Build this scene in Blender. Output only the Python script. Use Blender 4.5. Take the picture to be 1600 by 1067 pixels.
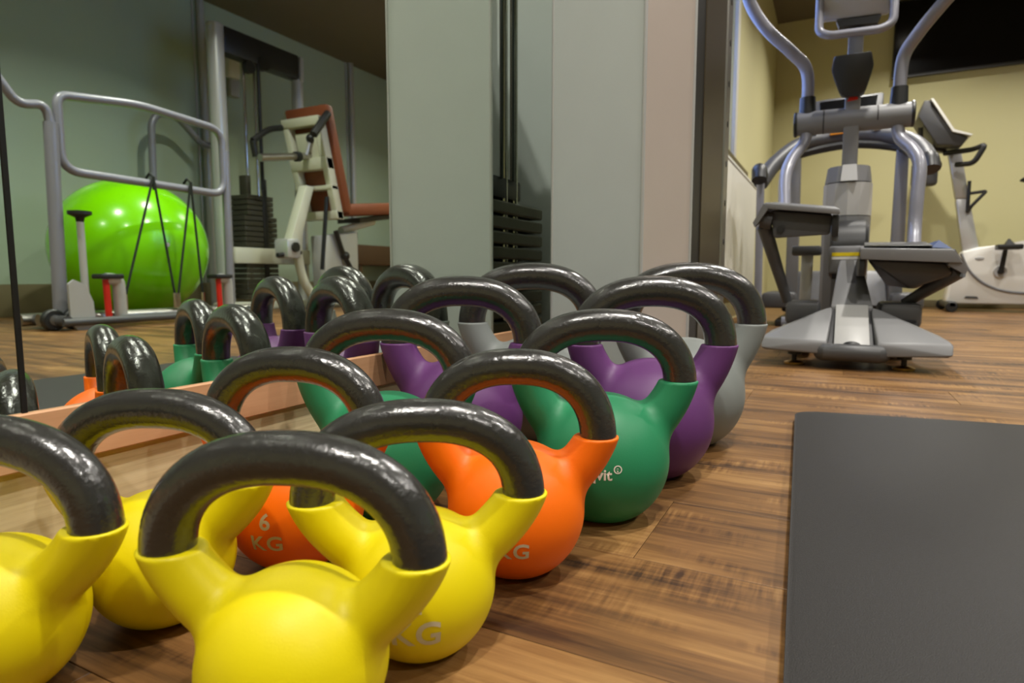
import bpy, bmesh, math, random
import numpy as np
from mathutils import Vector, Matrix

for o in list(bpy.data.objects):
    bpy.data.objects.remove(o, do_unlink=True)
SC = bpy.context.scene
COL = SC.collection
R_ = math.radians
random.seed(7)

# ------------------------------------------------------------------ camera
# room frame: mirror wall is the plane X = 0, the room runs along +Y, floor Z = 0
cam_d = bpy.data.cameras.new('camera')
cam = bpy.data.objects.new('camera', cam_d)
COL.objects.link(cam)
cam.location = (0.528, 0.0, 0.25)
cam.rotation_euler = (R_(90 - 5.93), 0, R_(27.1))
cam_d.sensor_width = 36
cam_d.lens = 36 * 980 / 1600
cam_d.clip_start = 0.02
cam_d.dof.use_dof = True
cam_d.dof.focus_distance = 0.62
cam_d.dof.aperture_fstop = 9.0
SC.camera = cam

# ------------------------------------------------------------------ world, exposure
world = bpy.data.worlds.new('world')
SC.world = world
world.use_nodes = True
wb = world.node_tree.nodes['Background']
wb.inputs[0].default_value = (0.30, 0.45, 0.95, 1)
wb.inputs[1].default_value = 5.0
vs = SC.view_settings
vs.view_transform = 'Standard'
vs.look = 'None'
vs.gamma = 1.0
vs.use_curve_mapping = False
vs.exposure = 0.12

LAMP_W = 16.5
LAMP_COL = (1.0, 0.96, 0.88)
LAMPS = [(0.95, 0.60), (1.0, 2.2), (1.0, 3.6), (1.0, 5.0),
         (2.4, -0.4), (2.4, 1.2), (2.4, 2.6), (2.4, 4.9), (0.60, -0.45)]

# ------------------------------------------------------------------ materials
def lin(c):
    c = c / 255.0
    return c / 12.92 if c <= 0.04045 else ((c + 0.055) / 1.055) ** 2.4
def rgb(r, g, b):
    return (lin(r), lin(g), lin(b), 1)

def mat(name, col, rough=0.5, metal=0.0, spec=0.5, coat=0.0, bump=None, var=None, emit=None, trans=0.0, coat_rough=0.1):
    """procedural principled material. bump=(scale,strength,detail), var=(scale,amount)"""
    m = bpy.data.materials.new(name)
    m.use_nodes = True
    nt = m.node_tree
    b = nt.nodes['Principled BSDF']
    b.inputs['Base Color'].default_value = col
    b.inputs['Roughness'].default_value = rough
    b.inputs['Metallic'].default_value = metal
    b.inputs['Specular IOR Level'].default_value = spec
    b.inputs['Coat Weight'].default_value = coat
    b.inputs['Coat Roughness'].default_value = coat_rough
    if trans:
        b.inputs['Transmission Weight'].default_value = trans
    if emit:
        b.inputs['Emission Color'].default_value = emit[0]
        b.inputs['Emission Strength'].default_value = emit[1]
    tc = nt.nodes.new('ShaderNodeTexCoord')
    if bump:
        n = nt.nodes.new('ShaderNodeTexNoise')
        n.inputs['Scale'].default_value = bump[0]
        n.inputs['Detail'].default_value = bump[2] if len(bump) > 2 else 2
        nt.links.new(tc.outputs['Object'], n.inputs['Vector'])
        bp = nt.nodes.new('ShaderNodeBump')
        bp.inputs['Strength'].default_value = bump[1]
        bp.inputs['Distance'].default_value = 0.002
        nt.links.new(n.outputs['Fac'], bp.inputs['Height'])
        nt.links.new(bp.outputs['Normal'], b.inputs['Normal'])
        if coat:
            nt.links.new(bp.outputs['Normal'], b.inputs['Coat Normal'])
    if var:
        n = nt.nodes.new('ShaderNodeTexNoise')
        n.inputs['Scale'].default_value = var[0]
        n.inputs['Detail'].default_value = 4
        nt.links.new(tc.outputs['Object'], n.inputs['Vector'])
        mx = nt.nodes.new('ShaderNodeMix')
        mx.data_type = 'RGBA'
        a = var[1]
        mx.inputs[6].default_value = tuple(max(0, c * (1 - a)) for c in col[:3]) + (1,)
        mx.inputs[7].default_value = tuple(min(1, c * (1 + a)) for c in col[:3]) + (1,)
        nt.links.new(n.outputs['Fac'], mx.inputs[0])
        nt.links.new(mx.outputs[2], b.inputs['Base Color'])
    return m

def wood(name, light, mid, dark, along='X', rough=0.42, streak=1.0, saw=True, patch=1.0):
    m = bpy.data.materials.new(name)
    m.use_nodes = True
    nt = m.node_tree
    N = nt.nodes.new
    L = nt.links.new
    b = nt.nodes['Principled BSDF']
    b.inputs['Specular IOR Level'].default_value = 0.4
    geo = N('ShaderNodeNewGeometry')
    inf = N('ShaderNodeObjectInfo')
    off = N('ShaderNodeVectorMath'); off.operation = 'SCALE'
    off.inputs[0].default_value = (7.3, 3.1, 5.7)
    L(inf.outputs['Random'], off.inputs['Scale'])
    add = N('ShaderNodeVectorMath'); add.operation = 'ADD'
    L(geo.outputs['Position'], add.inputs[0]); L(off.outputs[0], add.inputs[1])
    def stretched(s_along, s_across, detail, rough_n=0.6):
        mp = N('ShaderNodeMapping')
        sc = [s_across, s_across, s_across]
        sc['XYZ'.index(along)] = s_along
        mp.inputs['Scale'].default_value = sc
        L(add.outputs[0], mp.inputs['Vector'])
        n = N('ShaderNodeTexNoise')
        n.inputs['Scale'].default_value = 1.0
        n.inputs['Detail'].default_value = detail
        n.inputs['Roughness'].default_value = rough_n
        L(mp.outputs[0], n.inputs['Vector'])
        return n.outputs['Fac']
    big = stretched(2.6, 15.0, 4)
    fine = stretched(5.0, 130.0, 6, 0.7)
    r1 = N('ShaderNodeValToRGB')
    r1.color_ramp.elements[0].position = 0.33; r1.color_ramp.elements[0].color = dark
    r1.color_ramp.elements[1].position = 0.68; r1.color_ramp.elements[1].color = light
    e = r1.color_ramp.elements.new(0.50); e.color = mid
    mixf = N('ShaderNodeMath'); mixf.operation = 'MULTIPLY_ADD'
    L(fine, mixf.inputs[0]); mixf.inputs[1].default_value = 0.42 * streak
    half = N('ShaderNodeMath'); half.operation = 'MULTIPLY_ADD'
    L(big, half.inputs[0]); half.inputs[1].default_value = 0.75 * patch
    half.inputs[2].default_value = 0.5 - 0.375 * patch - 0.21 * streak
    L(half.outputs[0], mixf.inputs[2])
    tone = N('ShaderNodeMath'); tone.operation = 'MULTIPLY_ADD'
    L(inf.outputs['Random'], tone.inputs[0]); tone.inputs[1].default_value = 0.07; 
    L(mixf.outputs[0], tone.inputs[2])
    t2 = N('ShaderNodeMath'); t2.operation = 'SUBTRACT'
    L(tone.outputs[0], t2.inputs[0]); t2.inputs[1].default_value = 0.06
    last = t2.outputs[0]
    if saw:
        # short rough-sawn marks across the grain, in patches
        cross = stretched(160.0, 14.0, 2)
        msk = stretched(5.0, 16.0, 2)
        gt = N('ShaderNodeMapRange'); gt.inputs['From Min'].default_value = 0.52; gt.inputs['From Max'].default_value = 0.68
        L(msk, gt.inputs['Value'])
        c2 = N('ShaderNodeMath'); c2.operation = 'SUBTRACT'; L(cross, c2.inputs[0]); c2.inputs[1].default_value = 0.5
        c3 = N('ShaderNodeMath'); c3.operation = 'MULTIPLY'; L(c2.outputs[0], c3.inputs[0]); L(gt.outputs[0], c3.inputs[1])
        c4 = N('ShaderNodeMath'); c4.operation = 'MULTIPLY_ADD'; L(c3.outputs[0], c4.inputs[0]); c4.inputs[1].default_value = 0.7
        L(last, c4.inputs[2]); last = c4.outputs[0]
    L(last, r1.inputs['Fac'])
    L(r1.outputs['Color'], b.inputs['Base Color'])
    rr = N('ShaderNodeMapRange')
    rr.inputs['To Min'].default_value = rough + 0.1; rr.inputs['To Max'].default_value = rough - 0.08
    L(fine, rr.inputs['Value']); L(rr.outputs[0], b.inputs['Roughness'])
    bp = N('ShaderNodeBump'); bp.inputs['Strength'].default_value = 0.25; bp.inputs['Distance'].default_value = 0.001
    L(last, bp.inputs['Height']); L(bp.outputs['Normal'], b.inputs['Normal'])
    return m

M = {}
M['floor'] = wood('oak_laminate', rgb(160, 122, 74), rgb(118, 83, 46), rgb(58, 37, 20), 'X')
M['pink'] = wood('pink_board', rgb(226, 178, 138), rgb(214, 164, 124), rgb(190, 138, 98), 'Y', 0.5, 0.5, False, 0.4)
M['cream'] = wood('cream_board', rgb(238, 224, 186), rgb(224, 206, 164), rgb(186, 162, 118), 'Y', 0.55, 1.2, False, 0.4)
M['trimwhite'] = mat('skirting_white', rgb(226, 216, 198), 0.5, var=(30, 0.05))
M['wall'] = mat('cream_wall_paint', rgb(206, 200, 152), 0.75, bump=(180, 0.05), var=(1.5, 0.03))
M['wallw'] = mat('white_paint', rgb(214, 212, 200), 0.6, bump=(180, 0.05), var=(3, 0.02))
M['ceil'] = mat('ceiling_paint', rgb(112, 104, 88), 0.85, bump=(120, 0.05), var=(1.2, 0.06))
M['glassgreen'] = mat('frosted_green_glass', rgb(172, 188, 170), 0.24, spec=0.5, coat=0.3, var=(0.9, 0.06))
M['plinth'] = mat('olive_plinth', rgb(112, 102, 74), 0.6, var=(4, 0.08))
M['chrome'] = mat('chrome', rgb(215, 212, 205), 0.14, 1.0, var=(20, 0.04))
M['alu'] = mat('brushed_aluminium', rgb(176, 172, 166), 0.35, 1.0, var=(30, 0.05))
M['silver'] = mat('silver_paint', rgb(190, 190, 190), 0.34, 0.35, coat=0.2, var=(12, 0.04))
M['tubegrey'] = mat('grey_steel_tube', rgb(132, 132, 142), 0.38, 0.15, coat=0.2, var=(14, 0.04))
M['plgrey'] = mat('grey_plastic', rgb(116, 116, 118), 0.45, bump=(400, 0.08), var=(10, 0.04))
M['plgreyl'] = mat('light_grey_plastic', rgb(168, 167, 166), 0.42, bump=(400, 0.06), var=(10, 0.03))
M['pldark'] = mat('dark_grey_plastic', rgb(72, 72, 74), 0.45, bump=(300, 0.1), var=(10, 0.06))
M['black'] = mat('black_plastic', rgb(30, 30, 31), 0.42, bump=(300, 0.1), var=(10, 0.1))
M['blackgloss'] = mat('black_gloss_screen', rgb(10, 10, 11), 0.18, spec=0.3, var=(3, 0.2))
M['blackmetal'] = mat('black_painted_steel', rgb(26, 26, 27), 0.4, 0.2, var=(10, 0.1))
M['bronze'] = mat('smoked_steel', rgb(112, 102, 86), 0.36, 0.9, var=(5, 0.06))
M['white'] = mat('white_plastic', rgb(222, 220, 214), 0.35, coat=0.2, var=(6, 0.02))
M['whitesteel'] = mat('off_white_steel', rgb(208, 208, 190), 0.4, coat=0.1, var=(8, 0.03))
M['panelgrey'] = mat('grey_laminate', rgb(196, 200, 200), 0.30, coat=0.1, bump=(260, 0.04), var=(14, 0.03))
M['panelwarmlit'] = mat('warm_lit_laminate', rgb(180, 168, 160), 0.34, coat=0.1, bump=(260, 0.04), var=(14, 0.03))  # warm light on the tower's side tinted into the grey laminate colour
M['plate'] = mat('weight_plate_iron', rgb(66, 64, 52), 0.5, 0.2, bump=(90, 0.1), var=(12, 0.12))
M['brown'] = mat('brown_leather', rgb(126, 66, 38), 0.5, bump=(220, 0.15), var=(8, 0.1))
M['brownwood'] = mat('dark_brown_wood', rgb(76, 52, 32), 0.5, var=(10, 0.15))
M['red'] = mat('red_plastic', rgb(206, 36, 20), 0.4, var=(8, 0.05))
M['yellowlab'] = mat('yellow_label', rgb(236, 208, 20), 0.5, var=(8, 0.03))
M['orangelab'] = mat('orange_label', rgb(240, 150, 20), 0.5, var=(8, 0.03))
M['blue'] = mat('blue_cloth', rgb(36, 56, 96), 0.7, var=(30, 0.1))
M['brass'] = mat('brass', rgb(190, 150, 80), 0.3, 1.0, var=(20, 0.05))
M['ball'] = mat('lime_vinyl', rgb(124, 214, 0), 0.22, coat=0.3, var=(4, 0.03))
M['cord'] = mat('black_cord', rgb(18, 26, 18), 0.7, var=(60, 0.1))
M['mat'] = mat('charcoal_foam', rgb(42, 40, 40), 0.6, spec=0.35, bump=(1100, 0.3, 2), var=(800, 0.45))
M['iron'] = mat('black_enamel_iron', rgb(46, 45, 43), 0.24, spec=0.6, coat=0.6, bump=(240, 0.24, 5), var=(40, 0.25), coat_rough=0.07)
M['text'] = mat('white_print', rgb(226, 222, 210), 0.5, var=(90, 0.04))
M['textg'] = mat('silver_print', rgb(206, 198, 178), 0.45, var=(90, 0.04))
M['lens'] = mat('lamp_lens', rgb(255, 240, 215), 0.4, emit=((1, 0.93, 0.80, 1), 14.0))
M['lampwhite'] = mat('lamp_ring', rgb(210, 208, 200), 0.4, var=(20, 0.02))
M['paneglass'] = mat('window_glass', (0.95, 0.97, 1.0, 1), 0.02, trans=1.0)
RUB = {
    'yellow': mat('yellow_vinyl', rgb(232, 213, 0), 0.46, spec=0.4, bump=(900, 0.06), var=(14, 0.02)),
    'orange': mat('orange_vinyl', rgb(255, 114, 0), 0.46, spec=0.4, bump=(900, 0.06), var=(14, 0.02)),
    'redorange': mat('red_orange_vinyl', rgb(226, 66, 18), 0.46, spec=0.4, bump=(900, 0.06), var=(14, 0.02)),
    'green': mat('green_vinyl', rgb(38, 130, 86), 0.48, spec=0.4, bump=(900, 0.06), var=(14, 0.03)),
    'purple': mat('purple_vinyl', rgb(100, 52, 110), 0.48, spec=0.4, bump=(900, 0.06), var=(14, 0.03)),
    'grey': mat('grey_vinyl', rgb(132, 136, 134), 0.48, spec=0.4, bump=(900, 0.06), var=(14, 0.03)),
}
mm = bpy.data.materials.new('mirror_silver')
mm.use_nodes = True
_b = mm.node_tree.nodes['Principled BSDF']
_b.inputs['Metallic'].default_value = 1.0
_b.inputs['Roughness'].default_value = 0.0
_b.inputs['Base Color'].default_value = (0.80, 0.87, 0.79, 1)
M['mirror'] = mm

# ------------------------------------------------------------------ mesh helpers
OFF = {}                      # root offset of each object name -> vector subtracted from world vertices

def link(name, me, material, parent=None):
    o = bpy.data.objects.new(name, me)
    COL.objects.link(o)
    if material is not None and len(me.materials) == 0:
        me.materials.append(material)
    if parent is not None:
        o.parent = parent
        OFF[o.name] = OFF.get(parent.name, Vector((0, 0, 0)))
    return o

def tag(o, label=None, cat=None, group=None, kind=None):
    if label: o['label'] = label
    if cat: o['category'] = cat
    if group: o['group'] = group
    if kind: o['kind'] = kind
    return o

def thing(name, label, cat, loc, group=None):
    o = bpy.data.objects.new(name, None)
    COL.objects.link(o)
    o.location = loc
    o.empty_display_size = 0.05
    OFF[o.name] = Vector(loc)
    return tag(o, label, cat, group)

def catmull(pts, n=8):
    P = [Vector(p) for p in pts]
    P = [P[0] + (P[0] - P[1])] + P + [P[-1] + (P[-1] - P[-2])]
    out = []
    for i in range(1, len(P) - 2):
        for k in range(n):
            t = k / n
            a, b, c, d = P[i - 1], P[i], P[i + 1], P[i + 2]
            out.append(0.5 * ((2 * b) + (c - a) * t + (2 * a - 5 * b + 4 * c - d) * t * t + (3 * b - a - 3 * c + d) * t ** 3))
    out.append(P[-2])
    return out

def fillet(pts, rad, n=5, closed=False):
    """polyline with rounded corners"""
    P = [Vector(p) for p in pts]
    out = []
    m = len(P)
    rng = range(m) if closed else range(1, m - 1)
    if not closed: out.append(P[0])
    for i in rng:
        a, b, c = P[(i - 1) % m], P[i], P[(i + 1) % m]
        r = min(rad, (a - b).length * 0.48, (c - b).length * 0.48)
        p0 = b + (a - b).normalized() * r
        p1 = b + (c - b).normalized() * r
        for k in range(n + 1):
            t = k / n
            out.append((1 - t) ** 2 * p0 + 2 * t * (1 - t) * b + t * t * p1)
    if not closed: out.append(P[-1])
    return out

class MB:
    def __init__(self):
        self.bm = bmesh.new()
    def box(self, x0, x1, y0, y1, z0, z1, bev=0.0, seg=2):
        t = bmesh.new()
        vs_ = [t.verts.new((x, y, z)) for x in (x0, x1) for y in (y0, y1) for z in (z0, z1)]
        for f in ((0, 1, 3, 2), (4, 6, 7, 5), (0, 4, 5, 1), (2, 3, 7, 6), (0, 2, 6, 4), (1, 5, 7, 3)):
            t.faces.new([vs_[i] for i in f])
        if bev > 0:
            bmesh.ops.bevel(t, geom=list(t.edges), offset=bev, segments=seg, affect='EDGES', profile=0.5)
        self._merge(t)
        return self
    def _merge(self, t):
        bmesh.ops.recalc_face_normals(t, faces=list(t.faces))
        me = bpy.data.meshes.new('tmp')
        t.to_mesh(me); t.free()
        self.bm.from_mesh(me)
        bpy.data.meshes.remove(me)
    def hull(self, pts, bev=0.0, seg=2):
        t = bmesh.new()
        v = [t.verts.new(p) for p in pts]
        bmesh.ops.convex_hull(t, input=v)
        lone = [q for q in t.verts if not q.link_faces]
        bmesh.ops.delete(t, geom=lone, context='VERTS')
        bmesh.ops.dissolve_limit(t, angle_limit=R_(1), verts=list(t.verts), edges=list(t.edges))
        if bev > 0:
            bmesh.ops.bevel(t, geom=list(t.edges), offset=bev, segments=seg, affect='EDGES', profile=0.5)
        self._merge(t)
        return self
    def prism(self, poly, axis, a0, a1, bev=0.0):
        """poly of 2D points in the plane across `axis`, extruded from a0 to a1"""
        t = bmesh.new()
        def p3(p, a):
            if axis == 'X': return (a, p[0], p[1])
            if axis == 'Y': return (p[0], a, p[1])
            return (p[0], p[1], a)
        A = [t.verts.new(p3(p, a0)) for p in poly]
        B = [t.verts.new(p3(p, a1)) for p in poly]
        t.faces.new(A); t.faces.new(list(reversed(B)))
        n = len(poly)
        for i in range(n):
            t.faces.new((A[i], A[(i + 1) % n], B[(i + 1) % n], B[i]))
        if bev > 0:
            ed = [e for e in t.edges if (e.verts[0] in A) == (e.verts[1] in A)]
            bmesh.ops.bevel(t, geom=ed, offset=bev, segments=2, affect='EDGES', profile=0.5)
        self._merge(t)
        return self
    def tube(self, pts, r, n=12, closed=False, caps=True, radii=None):
        P = [Vector(p) for p in pts]
        t = bmesh.new()
        m = len(P)
        rings = []
        ref = None
        for i in range(m):
            if closed: tg = (P[(i + 1) % m] - P[i - 1])
            else: tg = P[min(i + 1, m - 1)] - P[max(i - 1, 0)]
            tg.normalize()
            if ref is None:
                ref = Vector((0, 0, 1)) if abs(tg.z) < 0.9 else Vector((1, 0, 0))
                ref = (ref - tg * ref.dot(tg)).normalized()
            else:
                ref = (ref - tg * ref.dot(tg))
                ref = ref.normalized() if ref.length > 1e-6 else tg.orthogonal().normalized()
            bi = tg.cross(ref)
            rr = radii[i] if radii else r
            rings.append([t.verts.new(P[i] + (ref * math.cos(2 * math.pi * k / n) + bi * math.sin(2 * math.pi * k / n)) * rr) for k in range(n)])
        last = m if closed else m - 1
        for i in range(last):
            a, b = rings[i], rings[(i + 1) % m]
            for k in range(n):
                t.faces.new((a[k], a[(k + 1) % n], b[(k + 1) % n], b[k]))
        if caps and not closed:
            t.faces.new(list(reversed(rings[0]))); t.faces.new(rings[-1])
        self._merge(t)
        return self
    def cyl(self, p0, p1, r0, r1=None, n=24, bev=0.0):
        r1 = r0 if r1 is None else r1
        p0, p1 = Vector(p0), Vector(p1)
        d = (p1 - p0).normalized()
        if bev:
            L = (p1 - p0).length
            self.tube([p0, p0 + d * bev, p1 - d * bev, p1], r0, n, radii=[r0 - bev, r0, r1, r1 - bev])
        else:
            self.tube([p0, p1], r0, n, radii=[r0, r1])
        return self
    def sphere(self, c, r, u=24, v=16, scale=(1, 1, 1)):
        t = bmesh.new()
        bmesh.ops.create_uvsphere(t, u_segments=u, v_segments=v, radius=r)
        for q in t.verts:
            q.co = Vector((q.co.x * scale[0], q.co.y * scale[1], q.co.z * scale[2])) + Vector(c)
        self._merge(t)
        return self
    def lathe(self, prof, c, n=32):
        """profile of (radius, z) turned about the vertical through c"""
        t = bmesh.new()
        rings = []
        for r, z in prof:
            if r < 1e-6: rings.append([t.verts.new((c[0], c[1], z))])
            else: rings.append([t.verts.new((c[0] + r * math.cos(2 * math.pi * k / n), c[1] + r * math.sin(2 * math.pi * k / n), z)) for k in range(n)])
        for a, b in zip(rings, rings[1:]):
            for k in range(n):
                q = (a[k % len(a)], a[(k + 1) % len(a)], b[(k + 1) % len(b)], b[k % len(b)])
                u = []
                for w in q:
                    if w not in u: u.append(w)
                if len(u) > 2: t.faces.new(u)
        self._merge(t)
        return self
    def build(self, name, material, parent=None, smooth=True, angle=35):
        me = bpy.data.meshes.new(name)
        off = OFF.get(parent.name, Vector((0, 0, 0))) if parent else Vector((0, 0, 0))
        if off.length: bmesh.ops.translate(self.bm, vec=-off, verts=list(self.bm.verts))
        if smooth:
            for f in self.bm.faces: f.smooth = True
            for e in self.bm.edges:
                if len(e.link_faces) == 2 and e.calc_face_angle(0) > R_(angle): e.smooth = False
        self.bm.to_mesh(me); self.bm.free()
        return link(name, me, material, parent)

def struct(o):
    o['kind'] = 'structure'
    return o

# ------------------------------------------------------------------ the room shell
Y0, Y1, XR, ZC = -2.0, 6.08, 4.0, 2.41

sub = MB().box(-0.12, XR + 0.1, Y0, Y1, -0.06, -0.012).build('floor', M['plinth'])
struct(sub)
# oak planks run across the room (along X), laid in staggered rows
PW, PL = 0.158, 1.28
plank_me = {}
def plank_mesh(L):
    k = round(L, 3)
    if k not in plank_me:
        b = MB().box(0, L - 0.0006, 0, PW - 0.0006, -0.012, 0, 0.0003, 1)
        for f in b.bm.faces: f.smooth = False
        me = bpy.data.meshes.new('plank')
        b.bm.to_mesh(me); b.bm.free()
        me.materials.append(M['floor'])
        plank_me[k] = me
    return plank_me[k]
row = 0
y = Y0
while y < Y1 - 0.02:
    st = [0.0, 0.48, 0.86, 0.22, 0.66][row % 5]
    x = -0.10
    first = st if st > 0.05 else PL
    L = first
    while x < XR:
        L = min(L, XR - x)
        if L > 0.03:
            p = bpy.data.objects.new('plank', plank_mesh(L))
            COL.objects.link(p)
            p.parent = sub
            p.location = (x, y, 0)
        x += L
        L = PL
    y += PW
    row += 1

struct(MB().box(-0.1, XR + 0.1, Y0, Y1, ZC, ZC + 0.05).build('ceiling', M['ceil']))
struct(MB().box(-0.1, XR + 0.1, Y1, Y1 + 0.08, 0, ZC).build('wall_back', M['wall']))
struct(MB().box(-0.1, XR + 0.1, Y0 - 0.08, Y0, 0, ZC).build('wall_front', M['wall']))
WY0, WY1, WZ0, WZ1 = 2.25, 3.66, 0.86, 2.05          # window opening in the mirror wall
w = MB()
w.box(-0.14, -0.008, Y0, WY0, 0, ZC)
w.box(-0.14, -0.008, WY1, Y1, 0, ZC)
w.box(-0.14, -0.008, WY0, WY1, 0, WZ0)
w.box(-0.14, -0.008, WY0, WY1, WZ1, ZC)
struct(w.build('wall_left', M['wall']))

win = struct(MB().box(-0.10, -0.07, WY0, WY0 + 0.06, WZ0, WZ1, 0.004).box(-0.10, -0.07, WY1 - 0.06, WY1, WZ0, WZ1, 0.004)
             .box(-0.10, -0.07, WY0, WY1, WZ0, WZ0 + 0.06, 0.004).box(-0.10, -0.07, WY0, WY1, WZ1 - 0.06, WZ1, 0.004)
             .box(-0.10, -0.07, 2.93, 2.98, WZ0, WZ1, 0.004).build('window_1', M['wallw']))
for a, b in ((WY0 + 0.06, 2.93), (2.98, WY1 - 0.06)):
    MB().box(-0.088, -0.082, a, b, WZ0 + 0.06, WZ1 - 0.06).build('pane', M['paneglass'], win)
MB().box(-0.07, 0.045, WY0 - 0.05, WY1 + 0.34, WZ0 - 0.028, WZ0, 0.004).build('window_sill', M['bronze'], win)
MB().box(-0.008, 0.012, WY1, WY1 + 0.07, WZ0, WZ1 + 0.3, 0.003).build('window_casing', M['wallw'], win)

# baseboard under the mirror: pale pink cap board over a recessed cream board and a low skirting
bb = struct(MB().box(-0.008, 0.004, Y0, 2.2, 0.107, 0.1495, 0.0012, 1).build('baseboard_left', M['pink']))
MB().box(-0.008, -0.003, Y0, 2.2, 0.0, 0.107).build('lower_board', M['cream'], bb)
MB().box(-0.008, 0.003, Y0, 2.2, 0.0, 0.046, 0.002, 1).build('skirting_strip', M['trimwhite'], bb)

# frosted green glass partition opposite the mirror, with chrome posts
wr = struct(MB().box(XR + 0.012, XR + 0.08, Y0, Y1, 0, ZC).build('wall_right', M['wallw']))
posts = [-1.70, 0.02, 1.74, 3.46, 5.18]
ed = [Y0] + posts + [Y1]
for a, b in zip(ed, ed[1:]):
    MB().box(XR, XR + 0.011, a + 0.006, b - 0.006, 0.2, ZC, 0.0015, 1).build('glass_panel', M['glassgreen'], wr)
for a in posts:
    MB().cyl((XR - 0.022, a, 0.0), (XR - 0.022, a, ZC), 0.030, n=20).build('post', M['silver'], wr)
    MB().cyl((XR - 0.006, a - 0.055, 0.0), (XR - 0.006, a - 0.055, ZC), 0.008, n=12).build('clamp_rod', M['silver'], wr)
struct(MB().box(XR - 0.03, XR + 0.011, Y0, Y1, 0, 0.2, 0.003).build('baseboard_right', M['plinth']))
struct(MB().box(0.0, XR, Y1 - 0.012, Y1, 0, 0.06, 0.003).build('baseboard_back', M['plinth']))

# ------------------------------------------------------------------ mirrors
MJ = 0.2415
def mirror(label, a, b):
    r = thing('wall_mirror', label, 'mirror', (0, (a + b) / 2, 0.15), 'mirror panels of the mirror wall')
    MB().box(-0.0065, -0.0001, a, b, 0.1497, 2.25).build('glass', M['mirror'], r, smooth=False)
    return r
mirror('large frameless wall mirror showing the green ball and the kettlebells', MJ + 0.0022, 2.2)
mirror('wall mirror panel at the far left edge, left of the dark joint', Y0 + 0.02, MJ - 0.0022)
js = MB().box(-0.006, 0.0009, MJ - 0.002, MJ + 0.002, 0.1497, 2.25, 0.0004, 1).build('mirror_joint_strip', M['blackmetal'])
tag(js, 'thin dark metal strip between the two wall mirrors', 'strip')

# ------------------------------------------------------------------ ceiling downlights
for i, (lx, ly) in enumerate(LAMPS):
    r = thing('ceiling_downlight', 'small round recessed downlight in the ceiling', 'ceiling light', (lx, ly, ZC), 'recessed ceiling downlights')
    MB().lathe([(0.062, ZC), (0.062, ZC - 0.006), (0.055, ZC - 0.012), (0.046, ZC - 0.012), (0.044, ZC - 0.002)], (lx, ly), 28).build('ring', M['lampwhite'], r)
    MB().cyl((lx, ly, ZC - 0.0005), (lx, ly, ZC - 0.004), 0.043, n=28).build('lens', M['lens'], r)
    ld = bpy.data.lights.new('downlight', 'AREA')
    ld.shape = 'DISK'
    ld.size = 0.085
    ld.energy = LAMP_W * (1.2 if ly > 2 else 1.0)
    ld.color = LAMP_COL
    ld.spread = R_(132)
    lo = bpy.data.objects.new('downlight', ld)
    COL.objects.link(lo)
    lo.parent = r
    lo.location = (0, 0, -0.014)

# ------------------------------------------------------------------ kettlebells
def smin(a, b, k):
    h = np.clip(0.5 + 0.5 * (b - a) / k, 0, 1)
    return b * (1 - h) + a * h - k * h * (1 - h)

def kb_sdf(P, q):
    """P (n,3); vinyl body: ball with flat foot, two flaring horns cut level at the top"""
    x, y, z = np.abs(P[:, 0]), P[:, 1], P[:, 2]
    R, zc, r, xt, zcut = q['R'], q['zc'], q['r'], q['xt'], q['zcut']
    d = np.sqrt(x * x + y * y + (z - zc) ** 2) - R
    rs = r + 0.0022
    A = np.array([0.50 * R, zc + 0.28 * R]); C_ = np.array([xt, zcut + 0.003])
    B = np.array([A[0] + 0.80 * (xt - A[0]), A[1] + 0.52 * (zcut - A[1])])
    K_ = 20
    ts = np.linspace(0, 1, K_ + 1)
    pts = [((1 - t) ** 2 * A + 2 * t * (1 - t) * B + t * t * C_) for t in ts]
    rad = [0.35 * R * (1 - t) ** 1.6 + rs * (1 - (1 - t) ** 1.6) for t in ts]
    horn = None
    for i in range(K_):
        a, b = pts[i], pts[i + 1]
        ab = b - a
        t = np.clip(((x - a[0]) * ab[0] + (z - a[1]) * ab[1]) / (ab @ ab), 0, 1)
        dd = np.sqrt((x - a[0] - t * ab[0]) ** 2 + y * y + (z - a[1] - t * ab[1]) ** 2) - (rad[i] * (1 - t) + rad[i + 1] * t)
        horn = dd if horn is None else np.minimum(horn, dd)
    d = smin(d, horn, 0.18 * R)
    d = -smin(-d, -(z - zcut), 0.0012)            # level cut of the sleeves
    d = -smin(-d, z, 0.004)                       # flat foot
    return d

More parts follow.
